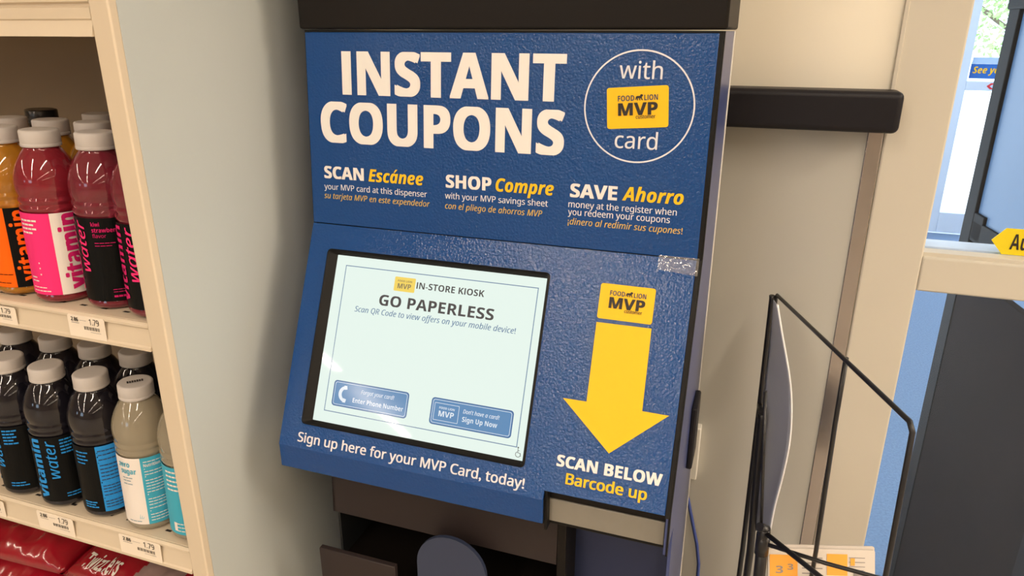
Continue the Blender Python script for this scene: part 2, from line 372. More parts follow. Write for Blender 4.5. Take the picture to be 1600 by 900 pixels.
# sticker band on the outer glass
def FO(u, v, w=0.0): return (u, YO + 0.036 - w, v)
t = thing('greeting_sticker', 'blue and pale blue sticker band reading See you on the far glass door', 'sticker', (2.1, YO + 0.036, -0.068))
b = B(); b.box(1.932, 2.75, YO + 0.0365, YO + 0.0395, -0.0675, 0.034, 'signblue'); obj('blue_band', b, t)
b = B(); b.box(1.936, 2.75, YO + 0.0365, YO + 0.0395, 0.0345, 0.080, 'signpale'); obj('pale_band', b, t)
b = B(); text(b, 'See you', 'bi', FO, 1.950, 2.150, -0.030, 0.046, 'yellow', 0.01); obj('lettering', b, t)
b = B(); P = [(2.048, -0.117), (2.072, -0.096), (2.20, -0.096), (2.20, -0.138), (2.072, -0.138)]
b.prism(P, lambda p: (p[0], YO - 0.001, p[1]), lambda p: (p[0], YO - 0.003, p[1]), 'red')
b.prism([(2.068, -0.117), (2.082, -0.106), (2.19, -0.106), (2.19, -0.128), (2.082, -0.128)], lambda p: (p[0], YO - 0.003, p[1]), lambda p: (p[0], YO - 0.004, p[1]), 'signpale')
tag(obj('arrow_sticker', b), 'small red arrow sticker on the crossbar of the far glass door', 'sticker')

# door leaf standing open in the vestibule
SK = math.radians(-8.7)
LX, LY = 1.059, 1.10
def FD(a, t, z): # a towards the camera along the leaf, t thickness
    return (LX - math.sin(SK) * -a * -1 + t * math.cos(SK), LY - a * math.cos(SK) + t * math.sin(SK), z)
def leaf_box(b, a0, a1, t0, t1, z0, z1, m, bev=0.002):
    b.box(a0, a1, t0, t1, z0, z1, m, bev, xf=lambda c: FD(c.x, c.y, c.z))
dr = bpy.data.objects.new('door_1', None); dr.location = (LX, LY, 0); LOC[dr] = Vector((LX, LY, 0)); link(dr); dr['kind'] = 'structure'
b = B(); leaf_box(b, 0, 0.05, 0, 0.024, FL + 0.01, 0.32, 'bronze'); obj('stile', b, dr)
b = B(); leaf_box(b, -0.004, 0.60, -0.004, 0.028, 0.300, 0.335, 'bronze', 0.004); obj('top_rail', b, dr)
b = B(); leaf_box(b, 0.05, 0.55, 0.001, 0.023, -0.205, -0.158, 'bronze'); leaf_box(b, 0.04, 0.10, 0.001, 0.023, -0.20, -0.14, 'bronze'); obj('middle_rail', b, dr)
b = B(); leaf_box(b, 0.55, 0.60, 0, 0.024, FL + 0.01, 0.32, 'bronze'); obj('stile', b, dr)
b = B(); leaf_box(b, 0.05, 0.55, 0.008, 0.014, -0.158, 0.300, 'frost', 0); obj('pane', b, dr)
b = B(); leaf_box(b, 0.002, 0.55, 0.002, 0.020, FL + 0.03, -0.275, 'darkpanel'); obj('kick_panel', b, dr)

# yellow arrow sticker on the near glass
def FY(u, v, w=0.0): return (u, YW + 0.0265 - w, v)
t = thing('door_sticker', 'yellow arrow sticker with black lettering low on the near window pane', 'sticker', (1.0, YW + 0.0265, -0.060))
b = B(); P = [(0.9275, -0.0385), (0.9435, -0.0190), (1.135, -0.0190), (1.135, -0.0590), (0.9445, -0.0590)]
b.prism(P, lambda p: FY(p[0], p[1], -0.001), lambda p: FY(p[0], p[1], 0.0), 'signyellow'); obj('backing', b, t)
b = B(); text(b, 'Automatic', 'bold', FY, 0.9525, 1.045, -0.0505, 0.0235, 'ink', 0.0); obj('lettering', b, t)

# tree outside
t = thing('tree', 'leafy green tree standing outdoors beyond the glass', 'tree', (5.7, 17.5, FL - 0.02))
b = B(); b.tube([(5.7, 17.5, FL - 0.02), (5.75, 17.5, -0.5), (5.6, 17.6, 0.6), (5.7, 17.5, 1.6)], 0.16, 'bark', rs=[0.2, 0.16, 0.12, 0.06])
for q in ((6.1, 17.2, 1.2), (4.1, 17.9, 1.1), (5.6, 16.8, 1.8)): b.tube([(5.65, 17.55, -0.1), ((q[0] + 5.65) / 2, q[1], 0.5), q], 0.05, 'bark', n=6)
obj('trunk', b, t)
b = B()
for i in range(2600):
    a = random.uniform(0, 6.283); rr = 2.3 * random.random() ** 0.4; el = math.acos(random.uniform(-1, 1))
    c = Vector((5.3 + rr * math.sin(el) * math.cos(a), 17.5 + rr * math.sin(el) * math.sin(a), 0.95 + 0.62 * rr * math.cos(el)))
    d = Vector((random.uniform(-1, 1), random.uniform(-1, 1), random.uniform(-1, 1))).normalized(); e = d.cross(Vector((random.random(), random.random(), 1))).normalized(); s = random.uniform(0.05, 0.10)
    b.face([c + d * s, c + e * s * 0.5, c - d * s, c - e * s * 0.5], 'leaf')
obj('crown', b, t)

# ================================================================== SHELVING UNIT
YS = -0.22; XU0, XU1 = -0.0940, -0.0690; SX0 = -1.45; ZT, ZL, ZB = -0.0825, -0.4190, -0.705
g = thing('shelving_unit', 'almond metal store shelving with grey end panel beside the kiosk', 'shelving', (-0.75, 0.0, FL))
b = B(); b.box(XU1 - 0.0010, XU1 + 0.001, YS + 0.008, 0.22, FL, 0.95, 'shelfpanel', 0.0008); obj('end_panel', b, g)
b = B(); b.box(XU0, XU1 + 0.002, YS - 0.004, YS + 0.008, FL, 0.95, 'shelfmetal', 0.002); obj('upright', b, g)
b = B(); b.box(SX0, XU1 - 0.004, 0.19, 0.20, FL, 0.95, 'backboard'); obj('back_panel', b, g)
def shelf(z, zb, holes=True, grooves=False):
    b = B(); b.box(SX0, XU1 - 0.005, YS + 0.002, 0.19, z - 0.012, z, 'shelfmetal', 0.001)
    if holes:
        for i in range(18):
            x = -0.115 - 0.036 * i; y = YS + 0.020
            b.face([(x - 0.005, y - 0.0022, z + 0.0004), (x + 0.005, y - 0.0022, z + 0.0004), (x + 0.006, y + 0.0018, z + 0.0004), (x - 0.004, y + 0.0018, z + 0.0004)], 'hole')
    s = obj('shelf', b, g)
    b = B()
    prof = [(YS + 0.006, z - 0.001), (YS, z), (YS - 0.003, z - 0.003), (YS - 0.003, z - 0.006), (YS + 0.001, z - 0.008), (YS - 0.003, zb + 0.006), (YS - 0.005, zb + 0.004), (YS - 0.005, zb), (YS + 0.004, zb), (YS + 0.006, zb + 0.004)]
    b.prism(prof, lambda p: (SX0, p[0], p[1]), lambda p: (XU0 - 0.0005, p[0], p[1]), 'shelfmetal'); obj('price_channel', b, s)
    return s
shelf(ZT, -0.1190); shelf(ZL, -0.4590); shelf(ZB, -0.745, False)
b = B(); b.box(SX0, XU1 - 0.005, YS + 0.002, 0.19, 0.262, 0.274, 'shelfmetal', 0.001); s = obj('shelf', b, g)
b = B(); z = 0.300
prof = [(YS + 0.006, z), (YS, z), (YS - 0.003, z - 0.003), (YS - 0.003, 0.2835), (YS + 0.001, 0.2815), (YS + 0.001, 0.279), (YS - 0.003, 0.2775), (YS - 0.003, 0.2665), (YS - 0.001, 0.2650), (YS - 0.005, 0.2520), (YS - 0.006, 0.2485), (YS + 0.002, 0.2485), (YS + 0.006, 0.252)]
b.prism(prof, lambda p: (SX0, p[0], p[1]), lambda p: (XU0 - 0.0005, p[0], p[1]), 'shelfmetal'); obj('price_channel', b, s)
b = B(); b.box(SX0, XU1 - 0.005, YS + 0.02, 0.19, FL, FL + 0.14, 'shelfmetal'); obj('base_deck', b, g)

# ---- price tags in the channels
def price_tag(x0, x1, ztop, zbot, label):
    t = thing('price_tag', label, 'price tag', ((x0 + x1) / 2, YS - 0.002, zbot), 'price tags on the shelf edges')
    def F(u, v, w=0.0):
        return (x0 + u, YS - 0.0038 - 0.001 * (1 - v / (ztop - zbot)) - w, zbot + v)
    H = ztop - zbot; W = x1 - x0
    b = B(); pts = [(0, 0.002), (0.002, 0), (W - 0.002, 0), (W, 0.002), (W, H - 0.002), (W - 0.002, H), (0.002, H), (0, H - 0.002)]
    b.prism(pts, lambda p: F(p[0], p[1], -0.0004), lambda p: F(p[0], p[1], 0.0002), 'tag'); obj('card', b, t)
    b = B()
    text(b, '2.86', 'bold', F, 0.10 * W, 0.30 * W, 0.74 * H, 0.17 * H, 'ink', 0.01, 0.0007)
    text(b, '1.79', 'reg', F, 0.60 * W, 0.86 * W, 0.66 * H, 0.26 * H, 'ink', 0.01, 0.0007)
    for i in range(16):
        u = (0.44 + 0.026 * i) * W; b.shape([(u, 0.42 * H), (u + (0.008 + 0.008 * ((i * 7) % 3 == 0)) * W, 0.42 * H), (u + (0.008 + 0.008 * ((i * 7) % 3 == 0)) * W, 0.57 * H), (u, 0.57 * H)], F, 'ink', 0.0007)
    b.shape([(0.1 * W, 0.66 * H), (0.32 * W, 0.66 * H), (0.32 * W, 0.68 * H), (0.1 * W, 0.68 * H)], F, 'grey_ink', 0.0007)
    b.shape([(0.34 * W, 0.80 * H), (0.52 * W, 0.80 * H), (0.52 * W, 0.815 * H), (0.34 * W, 0.815 * H)], F, 'grey_ink', 0.0007)
    b.shape([(0.6 * W, 0.33 * H), (0.88 * W, 0.33 * H), (0.88 * W, 0.345 * H), (0.6 * W, 0.345 * H)], F, 'grey_ink', 0.0007)
    obj('lettering', b, t)
price_tag(-0.383, -0.318, -0.0905, -0.1175, 'white price tag on the upper shelf edge under the amber drink bottle')
price_tag(-0.2250, -0.1640, -0.0855, -0.1165, 'white price tag on the upper shelf edge below the black label kiwi bottle')
price_tag(-0.5060, -0.4500, -0.4270, -0.4570, 'white price tag cut by the photo edge on the lower shelf')
price_tag(-0.3800, -0.3080, -0.4235, -0.4575, 'white price tag on the lower shelf edge below the two dark blue bottles')
price_tag(-0.2200, -0.1450, -0.4235, -0.4570, 'white price tag on the lower shelf edge below the zero sugar bottle')

# ---- bottles: every one a thing > body, cap, label (> lettering)
BODY = [(0.029, 0.0), (0.0335, 0.0018), (0.0362, 0.006), (0.0366, 0.0085), (0.0352, 0.011), (0.0352, 0.121), (0.0368, 0.123), (0.0370, 0.126), (0.0354, 0.1285), (0.0354, 0.1305), (0.0370, 0.133), (0.0370, 0.136), (0.0356, 0.1385), (0.0356, 0.140),
        (0.0368, 0.143), (0.0375, 0.149), (0.0375, 0.156), (0.0367, 0.163), (0.0349, 0.170), (0.0320, 0.178), (0.0286, 0.185), (0.0250, 0.191), (0.0215, 0.1955), (0.0202, 0.1975), (0.0200, 0.2010)]
CAPP = [(0.0222, 0.1995), (0.0227, 0.2000), (0.0227, 0.2030), (0.0222, 0.2037), (0.0225, 0.2044), (0.0224, 0.2180), (0.0215, 0.2194), (0.0195, 0.2200)]
RL = 0.03665
def FL_(u, v, w=0.0): # u in degrees from the front, v height
    a = math.radians(u) - math.pi / 2; r = RL + 0.0002 + w
    return (r * math.cos(a), r * math.sin(a), 0.0120 + (v - 0.0150) * 1.174 if w > 0 else v)
L0, L1 = 0.0120, 0.1200
_parts = {}
def bottle_parts(kind):
    """meshes for one kind of bottle, made once"""
    if kind in _parts: return _parts[kind]
    liq, zones, lett, cap = KINDS[kind]
    b = B(); b.lathe(BODY, liq, 40); body = obj('bottle_body', b, raw=True)
    b = B(); b.lathe(CAPP, cap, 48)
    for v in b.bm.verts:
        pass
    cp = obj('bottle_cap', b, raw=True)
    b = B()
    for a0, a1, m in zones:
        n = max(2, int(abs(a1 - a0) / 5)); k = b.mi(m)
        for i in range(n):
            x0 = a0 + (a1 - a0) * i / n; x1 = a0 + (a1 - a0) * (i + 1) / n
            f = b.face([FL_(x0, L0, 0), FL_(x1, L0, 0), FL_(x1, L1, 0), FL_(x0, L1, 0)], m); f.smooth = True
    lb = obj('bottle_label', b, raw=True)
    b = B(); lett(b); lt = obj('lettering', b, raw=True) if len(b.bm.verts) else None
    _parts[kind] = [body, cp, lb, lt, False]
    return _parts[kind]
def bars(b, u0, u1, vs, h, m, w=0.0007):
    for i, v in enumerate(vs):
        e = u1 - (u1 - u0) * (0.0, 0.18, 0.06, 0.3)[i % 4]; n = max(1, int((e - u0) / 8))
        for k in range(n):
            a = u0 + (e - u0) * k / n; c = u0 + (e - u0) * (k + 1) / n - (1.2 if k < n - 1 else 0); b.shape([(a, v), (c, v), (c, v + h), (a, v + h)], FL_, m, w)
DG = 180 / (math.pi * RL)   # degrees per metre of label
def vtext(b, s, st, deg, z0, z1, size, m, off=0.0, shear=0.0):
    # vertical writing, reads upwards; deg = baseline (right side)
    text(b, s, st, lambda u, v, w: FL_(u * DG, v, w), z0, z1, deg / DG, size, m, off, 0.0007, vertical=True, shear=shear, res=2)
def htext(b, s, st, d0, d1, z, cap, m, off=0.0): text(b, s, st, lambda u, v, w: FL_(u, v, w), d0, d1, z, cap, m, off, 0.0007, res=2, fine=True)
def let_pink(b):
    vtext(b, 'vitamin', 'bold', 36, 0.020, 0.1060, 0.0215, 'magenta', 0.03); vtext(b, 'water', 'it', 74, 0.040, 0.095, 0.013, 'lgrey', 0.0)
    bars(b, -72, -34, [0.098, 0.0935, 0.089, 0.0845], 0.0020, 'lwhite'); bars(b, -70, -30, [0.019, 0.023], 0.0010, 'lwhite'); bars(b, -70, -52, [0.030, 0.034], 0.0014, 'lwhite')
    for z in (0.038, 0.045, 0.051): b.shape([(-45, z), (-42.5, z), (-42.5, z + 0.0016), (-45, z + 0.0016)], FL_, 'lwhite', 0.0007)
def let_kiwi(b):
    vtext(b, 'vitamin', 'bold', -76, 0.022, 0.1040, 0.0165, 'magenta', 0.01); vtext(b, 'water', 'it', -47, 0.048, 0.104, 0.0135, 'hotpink', 0.012)
    htext(b, 'kiwi', 'bold', -32, -17, 0.0985, 0.0042, 'magenta'); htext(b, 'strawberry', 'bold', -32, 18, 0.0920, 0.0046, 'magenta'); htext(b, 'flavor', 'reg', -32, -8, 0.0862, 0.0040, 'magenta')
    bars(b, -30, 6, [0.0800, 0.0770], 0.0007, 'magenta'); bars(b, -10, 34, [0.028, 0.0252], 0.0007, 'magenta'); bars(b, -10, 38, [0.0195], 0.0022, 'magenta')
def let_kiwi2(b):
    vtext(b, 'vitamin', 'bold', -62, 0.022, 0.1040, 0.0165, 'magenta', 0.012); vtext(b, 'water', 'it', -32, 0.046, 0.104, 0.0140, 'hotpink', 0.014)
    bars(b, -8, 30, [0.098, 0.094, 0.09], 0.0018, 'magenta')
def let_orange(b):
    vtext(b, 'vitamin', 'bold', 20, 0.022, 0.1040, 0.0205, 'lorange', 0.012)
    bars(b, -60, -24, [0.030, 0.020], 0.0008, 'lblack')
def let_blue(b):
    vtext(b, 'vitamin', 'bold', -46, 0.020, 0.1050, 0.0165, 'lblue', 0.025); vtext(b, 'water', 'it', -14, 0.049, 0.103, 0.0145, 'lblue', 0.008)
    bars(b, -4, 26, [0.101, 0.0965, 0.092, 0.0875, 0.083], 0.0021, 'lblue'); bars(b, -8, 30, [0.021, 0.025], 0.0016, 'lblue')
def let_nut(b):
    bars(b, -64, -34, [0.0985, 0.0935, 0.0885, 0.0835], 0.0018, 'lblue'); bars(b, -62, -30, [0.021, 0.0245, 0.028], 0.0018, 'lblue')
    for z, h in ((0.098, 0.0010), (0.092, 0.0018), (0.084, 0.0010), (0.056, 0.0018), (0.034, 0.0010)): b.shape([(-16, z), (58, z), (58, z + h), (-16, z + h)], FL_, 'lblack', 0.0007)
    bars(b, -14, 50, [0.100, 0.0945, 0.088, 0.080, 0.075, 0.070, 0.065, 0.060, 0.051, 0.047, 0.043, 0.038, 0.029, 0.025, 0.021], 0.0013, 'inkblue')
def let_zero(b):
    htext(b, 'zero', 'bold', -66, -38, 0.0950, 0.0072, 'lteal', 0.004); htext(b, 'sugar', 'bold', -62, -26, 0.0860, 0.0072, 'lteal', 0.004)
    bars(b, -60, -36, [0.0795, 0.0755, 0.071], 0.0013, 'lgrey'); bars(b, -60, -30, [0.019], 0.0012, 'lgrey')
    for k, d in enumerate((-33, -30, -27)): b.shape([(d, 0.0235), (d + 1.3, 0.0235), (d + 2.0 + k, 0.031 - 0.002 * k)], FL_, 'lteal', 0.0007)
    htext(b, 'Nutrition Facts', 'bold', -10, 44, 0.0950, 0.0040, 'lwhite', 0.004)
    for z, h in ((0.0915, 0.0010), (0.081, 0.0014), (0.056, 0.0020), (0.033, 0.0012)): b.shape([(-10, z), (60, z), (60, z + h), (-10, z + h)], FL_, 'lwhite', 0.0007)
    bars(b, -10, 48, [0.101, 0.088, 0.084, 0.076, 0.072, 0.068, 0.064, 0.060, 0.050, 0.046, 0.042, 0.037, 0.028, 0.024, 0.020], 0.0011, 'lwhite')
def let_teal(b):
    bars(b, -62, 0, [0.100, 0.094, 0.088, 0.082, 0.076], 0.0022, 'lwhite'); bars(b, -48, 0, [0.030, 0.025, 0.020], 0.0013, 'lwhite')
    b.shape([(-56, 0.020), (-48, 0.020), (-48, 0.032), (-56, 0.032)], FL_, 'lwhite', 0.0007)
def let_none(b): pass
KINDS = {
    'pink': ('l_pink', [(-180, -10, 'hotpink'), (-10, 120, 'lwhite'), (120, 180, 'hotpink')], let_pink, 'capwhite'),
    'kiwi': ('l_kiwi', [(-180, 180, 'lblack')], let_kiwi, 'capwhite'), 'kiwi2': ('l_kiwi', [(-180, 180, 'lblack')], let_kiwi2, 'capwhite'),
    'orange': ('l_orange', [(-180, -20, 'lorange'), (-20, 120, 'lblack'), (120, 180, 'lorange')], let_orange, 'capwhite'),
    'blue': ('l_dark', [(-180, 180, 'lblack')], let_blue, 'capwhite'),
    'nut': ('l_dark', [(-180, -18, 'lblack'), (-18, 62, 'lblue'), (62, 180, 'lblack')], let_nut, 'capwhite'),
    'zero': ('l_clear', [(-180, -16, 'lwhite'), (-16, 70, 'lteal'), (70, 180, 'lwhite')], let_zero, 'capwhite'),
    'teal': ('l_clear', [(-180, 180, 'lteal')], let_teal, 'capwhite'),
    'black': ('l_dark', [(-180, 180, 'lblack')], let_none, 'capblack'),
}
CX, CY = CAM.x, CAM.y
def bottle(kind, x, y, z, label, group, turn=0.0):
    parts = bottle_parts(kind)
    rz = math.atan2(CX - x, -(CY - y)) + math.radians(turn)
    t = thing('drink_bottle', label, 'bottle', (x, y, z + 0.0017), group, rz)
    t.rotation_euler = (Matrix.Rotation(math.radians(2.0), 3, Vector((-math.sin(YAW), math.cos(YAW), 0))) @ Matrix.Rotation(rz, 3, 'Z')).to_euler()
    def use(o, par):
        if parts[4]: o = o.copy(); COL.objects.link(o)
        o.parent = par; return o
    body = use(parts[0], t); use(parts[1], t); lb = use(parts[2], t)
    if parts[3] is not None: use(parts[3], lb)
    parts[4] = True
    return t
GU, GD = 'drink bottles on the upper shelf', 'drink bottles on the lower shelf'
y0 = -0.1785
bottle('orange', -0.3510, y0 + 0.004, ZT, 'amber drink bottle with orange and black label, front of the upper shelf', GU)
bottle('pink', -0.2735, y0, ZT, 'crimson drink bottle with hot pink and white label, front of the upper shelf', GU)
bottle('kiwi', -0.1890, y0 + 0.006, ZT, 'magenta drink bottle with black kiwi strawberry label beside the pink label bottle', GU)
bottle('kiwi2', -0.1135, y0 - 0.001, ZT, 'magenta drink bottle with black label half hidden by the shelf upright', GU)
rows = [('orange', -0.3540, 1, 'amber drink bottle directly behind the front amber bottle'), ('orange', -0.2775, 1, 'amber drink bottle directly behind the hot pink label bottle'),
        ('kiwi', -0.1905, 1, 'magenta drink bottle directly behind the kiwi strawberry bottle'), ('kiwi', -0.1140, 1, 'magenta drink bottle behind the half hidden black label bottle'),
        ('orange', -0.3540, 2, 'white capped bottle third in line behind the front amber bottle'), ('black', -0.490, 2.2, 'black capped dark bottle at the back of the upper shelf'), ('pink', -0.2775, 2, 'white capped bottle third in line behind the hot pink label bottle'),
        ('kiwi', -0.1905, 2, 'white capped bottle third in line behind the kiwi strawberry bottle'), ('orange', -0.4330, 0, 'amber drink bottle left of the front amber bottle'),
        ('orange', -0.4330, 1, 'amber drink bottle in the second row at the far left'), ('kiwi', -0.1140, 2, 'white capped bottle at the back beside the shelf end panel')]
for kd, x, r, lab in rows: bottle(kd, x, y0 + 0.080 * r + 0.002, ZT, lab, GU, random.uniform(-25, 25))
y1 = -0.1800
bottle('blue', -0.4385, y1, ZL, 'dark bottle with blue lettering on black label at the left end of the lower shelf', GD, -38)
bottle('blue', -0.3570, y1 - 0.002, ZL, 'dark bottle with large upright blue lettering, second from left on the lower shelf', GD, 0)
bottle('nut', -0.2760, y1 + 0.001, ZL, 'dark bottle with bright blue nutrition panel on the lower shelf', GD)
zt = bottle('zero', -0.1935, y1, ZL, 'cloudy pale drink bottle with white and teal zero sugar label', GD)
b = B()
for i in range(7):
    x = -0.010 + i * 0.0030; b.face([(x, -0.004, 0.2203), (x + 0.0022, -0.004, 0.2203), (x + 0.0022, 0.003 - 0.001 * (i % 2), 0.2203), (x, 0.003, 0.2203)], 'ink')
obj('cap_print', b, zt, raw=True)
bottle('teal', -0.1155, y1 + 0.002, ZL, 'cloudy pale drink bottle with teal label half hidden by the upright', GD)
rows = [('blue', -0.4385, 1, 'dark bottle right behind the leftmost lower shelf bottle'), ('blue', -0.3570, 1, 'dark bottle behind the one with large upright blue lettering'), ('blue', -0.2760, 1, 'dark bottle behind the one with the blue nutrition panel'),
        ('blue', -0.1935, 1, 'dark bottle behind the zero sugar label bottle'), ('blue', -0.5250, 1, 'dark bottle in the second row at the left photo edge'), ('blue', -0.1155, 1, 'dark bottle behind the teal label bottle')]
for kd, x, r, lab in rows: bottle(kd, x, y1 + 0.080 * r, ZL, lab, GD, random.uniform(-20, 20))

# ---- candy bags on the bottom shelf
def candy_bag(cx, cy, z, W, D, T, rz, m, label, txt=None, seed=0, edge='bagred'):
    t = thing('candy_bag', label, 'candy bag', (cx, cy, z), 'red candy bags piled on the bottom shelf', rz)
    sx = lambda x: math.sin(x * 40 + seed) * 0.5 + 0.5
    def top(x, y):
        a = max(0, 1 - abs(2 * x / W) ** 5); c = max(0, 1 - abs(2 * y / D) ** 3)
        n = noise.noise(Vector((x * 28 + seed * 3.1, y * 34, seed))) * 0.0085 + noise.noise(Vector((x * 70, y * 60 + seed, 2 + seed))) * 0.0036
        return (T * a ** 0.5 * c ** 0.6 + n * (a * c) ** 0.5)
    b = B(); nu, nv = 56, 26
    def up_(i, j):
        x = (i - 0.5) * W; y = (j - 0.5) * D
        return (x, y, 0.012 + top(x, y))
    V = b.grid(up_, nu, nv, m)
    Lw = b.grid(lambda i, j: ((i - 0.5) * W, (j - 0.5) * D, 0.012 - 0.012 * max(0, 1 - abs(2 * (i - .5)) ** 4) * max(0, 1 - abs(2 * (j - .5)) ** 4)), nu, nv, m)
    for f in b.bm.faces:
        c = f.calc_center_median()
        if abs(c.x) > W * 0.5 - 0.018: f.material_index = b.mi(edge)
        elif txt and -0.005 + 0.3 * c.y + 0.02 < c.x < 0.080 and c.y < -0.01: f.material_index = b.mi('bagclear')
    bmesh.ops.remove_doubles(b.bm, verts=b.bm.verts, dist=0.00005); bmesh.ops.recalc_face_normals(b.bm, faces=b.bm.faces)
    obj('wrapper', b, t, raw=True)
    if txt:
        u0, u1, v0, cap = txt
        b = B(); text(b, 'Twizzlers', 'bold', lambda u, v, w: (u, v, 0.012 + top(u, v) + 0.0022), u0, u1, v0, cap, 'bagtext', 0, 0, shear=0.25)
        obj('lettering', b, t, raw=True)
    return t
zb = ZB + 0.0005
candy_bag(-0.545, -0.123, zb, 0.30, 0.17, 0.036, 0.03, 'bagred', 'red candy bag at the bottom left corner of the pile', None, 1)
candy_bag(-0.245, -0.123, zb, 0.28, 0.17, 0.036, -0.03, 'bagred', 'red candy bag with white lettering at the bottom of the pile', (-0.085, 0.01, -0.074, 0.026), 2)
candy_bag(-0.568, -0.126, zb + 0.0570, 0.30, 0.17, 0.036, -0.04, 'bagred', 'crumpled red candy bag in the middle layer at the left', None, 3)
candy_bag(-0.255, -0.126, zb + 0.0570, 0.28, 0.17, 0.036, 0.03, 'bagred', 'red candy bag with white lettering in the middle layer', (-0.075, 0.000, -0.074, 0.024), 4)
candy_bag(-0.562, -0.118, zb + 0.114, 0.30, 0.165, 0.034, 0.05, 'bagred', 'crumpled red candy bag on top of the pile at the left', None, 5)
candy_bag(-0.265, -0.113, zb + 0.114, 0.28, 0.165, 0.034, -0.02, 'bagred', 'red candy bag with white lettering on top of the pile', (-0.110, -0.036, -0.072, 0.024), 6)

# ================================================================== KIOSK
W = 0.5353
k = thing('coupon_kiosk', 'blue instant coupons kiosk with lit touchscreen and yellow arrow', 'kiosk', (W / 2, 0.1, FL))
# body
b = B()
H = 0.2553
prof = [(0.0235, H), (0.004, 0.0), (-0.120, -0.279), (-0.120, -0.318), (-0.05, -0.330), (0.06, -0.335), (0.06, -0.62), (-0.045, -0.64), (-0.045, FL + 0.02), (0.225, FL + 0.02), (0.225, H)]
prof = [(0.0255, H), (0.0058, 0.0), (-0.1085, -0.2620), (-0.1085, -0.3185), (0.06, -0.3185), (0.06, -0.62), (-0.045, -0.64), (-0.045, FL), (0.222, FL), (0.222, H)]
b.prism(prof, lambda p: (0.003, p[0], p[1]), lambda p: (W - 0.003, p[0], p[1]), 'black'); body = obj('cabinet', b, k)
# right and left sides
for nm, x0, x1, xs in (('side_panel', W - 0.003, W + 0.0008, 1), ('side_panel', -0.0004, 0.003, -1)):
    b = B(); sp = [(0.0230, H), (0.0035, 0.0), (-0.1215, -0.2770), (-0.1235, -0.3300), (-0.050, -0.345), (-0.050, FL), (0.222, FL), (0.222, H)]
    if xs < 0: sp = [(0.0230, H), (0.0035, 0.0), (-0.1215, -0.2770), (-0.1235, -0.3180), (0.06, -0.3180), (0.06, FL), (0.222, FL), (0.222, H)]
    b.prism(sp, lambda p: (x0, p[0], p[1]), lambda p: (x1, p[0], p[1]), 'side'); s = obj(nm, b, k)
    if xs > 0:
        b = B(); b.box(x1 - 0.001, x1 + 0.0012, 0.214, 0.2235, FL, H, 'whiteplastic', 0.0006); tag(obj('edge_trim', b, s), 'white back edge strip')
        b = B()
        b.prism([(0.0228, H), (0.0033, 0.0), (0.0123, 0.0), (0.0318, H)], lambda p: (x1 - 0.001, p[0], p[1]), lambda p: (x1 + 0.0012, p[0], p[1]), 'gasket')
        b.prism([(0.0033, 0.0), (-0.1228, -0.2780), (-0.1245, -0.3310), (-0.1150, -0.3310), (-0.1128, -0.2800), (0.0123, 0.0)], lambda p: (x1 - 0.001, p[0], p[1]), lambda p: (x1 + 0.0012, p[0], p[1]), 'gasket')
        obj('edge_gasket', b, s)
        b = B(); b.box(x1 - 0.001, x1 + 0.008, 0.088, 0.150, -0.345, -0.245, 'rail', 0.003); tag(obj('lock_cover', b, s), 'black rounded cover')
# header
b = B(); b.box(-0.0045, W + 0.0045, 0.0160, 0.222, H + 0.0015, 0.56, 'black', 0.003); obj('header', b, k)
# upper blue panel
b = B(); b.box(0.0012, W - 0.0040, 0, H - 0.0015, -0.0045, 0.0, 'blue', 0.0008, xf=lambda c: FU(c.x, c.y, c.z))
for v in b.bm.verts: pass
b2 = None
upn = obj('upper_panel', b, k)
b = B(); b.box(-0.0003, W + 0.0006, -0.0012, H + 0.0010, -0.0065, -0.0016, 'gasket', 0.0005, xf=lambda c: FU(c.x, c.y, c.z)); obj('panel_gasket', b, k)
b = B()
text(b, 'INSTANT', 'bold', FU, 0.0560, 0.3608, 0.1765, 0.0530, 'white', 0.022, res=5)
text(b, 'COUPONS', 'bold', FU, 0.0205, 0.3618, 0.1130, 0.0524, 'white', 0.022, res=5)
obj('title_lettering', b, upn)
b = B()
text(b, 'with', 'reg', FU, 0.4240, 0.4735, 0.2042, 0.0190, 'softwhite', 0.004, res=4); obj('with_lettering', b, upn)
b = B(); text(b, 'card', 'reg', FU, 0.4238, 0.4738, 0.1253, 0.0190, 'softwhite', 0.004, res=4); obj('card_lettering', b, upn)
BL = (('scan', ('SCAN', 0.0225, 0.0845, 0.0636), ('Escanee', 0.0916, 0.1732, 0.0634), (('your MVP card at this dispenser', 0.0217, 0.1785, 0.0482),), ('su tarjeta MVP en este expendedor', 0.0211, 0.1826, 0.0356)),
      ('shop', ('SHOP', 0.2056, 0.2690, 0.0632), ('Compre', 0.2748, 0.3515, 0.0632), (('with your MVP savings sheet', 0.2046, 0.3447, 0.0487),), ('con el pliego de ahorros MVP', 0.2047, 0.3379, 0.0354)),
      ('save', ('SAVE', 0.3725, 0.4309, 0.0632), ('Ahorro', 0.4372, 0.5093, 0.0638), (('money at the register when', 0.3711, 0.5029, 0.0505), ('you redeem your coupons', 0.3711, 0.4957, 0.0409)), ('\u00a1dinero al redimir sus cupones!', 0.3713, 0.5114, 0.0290)))
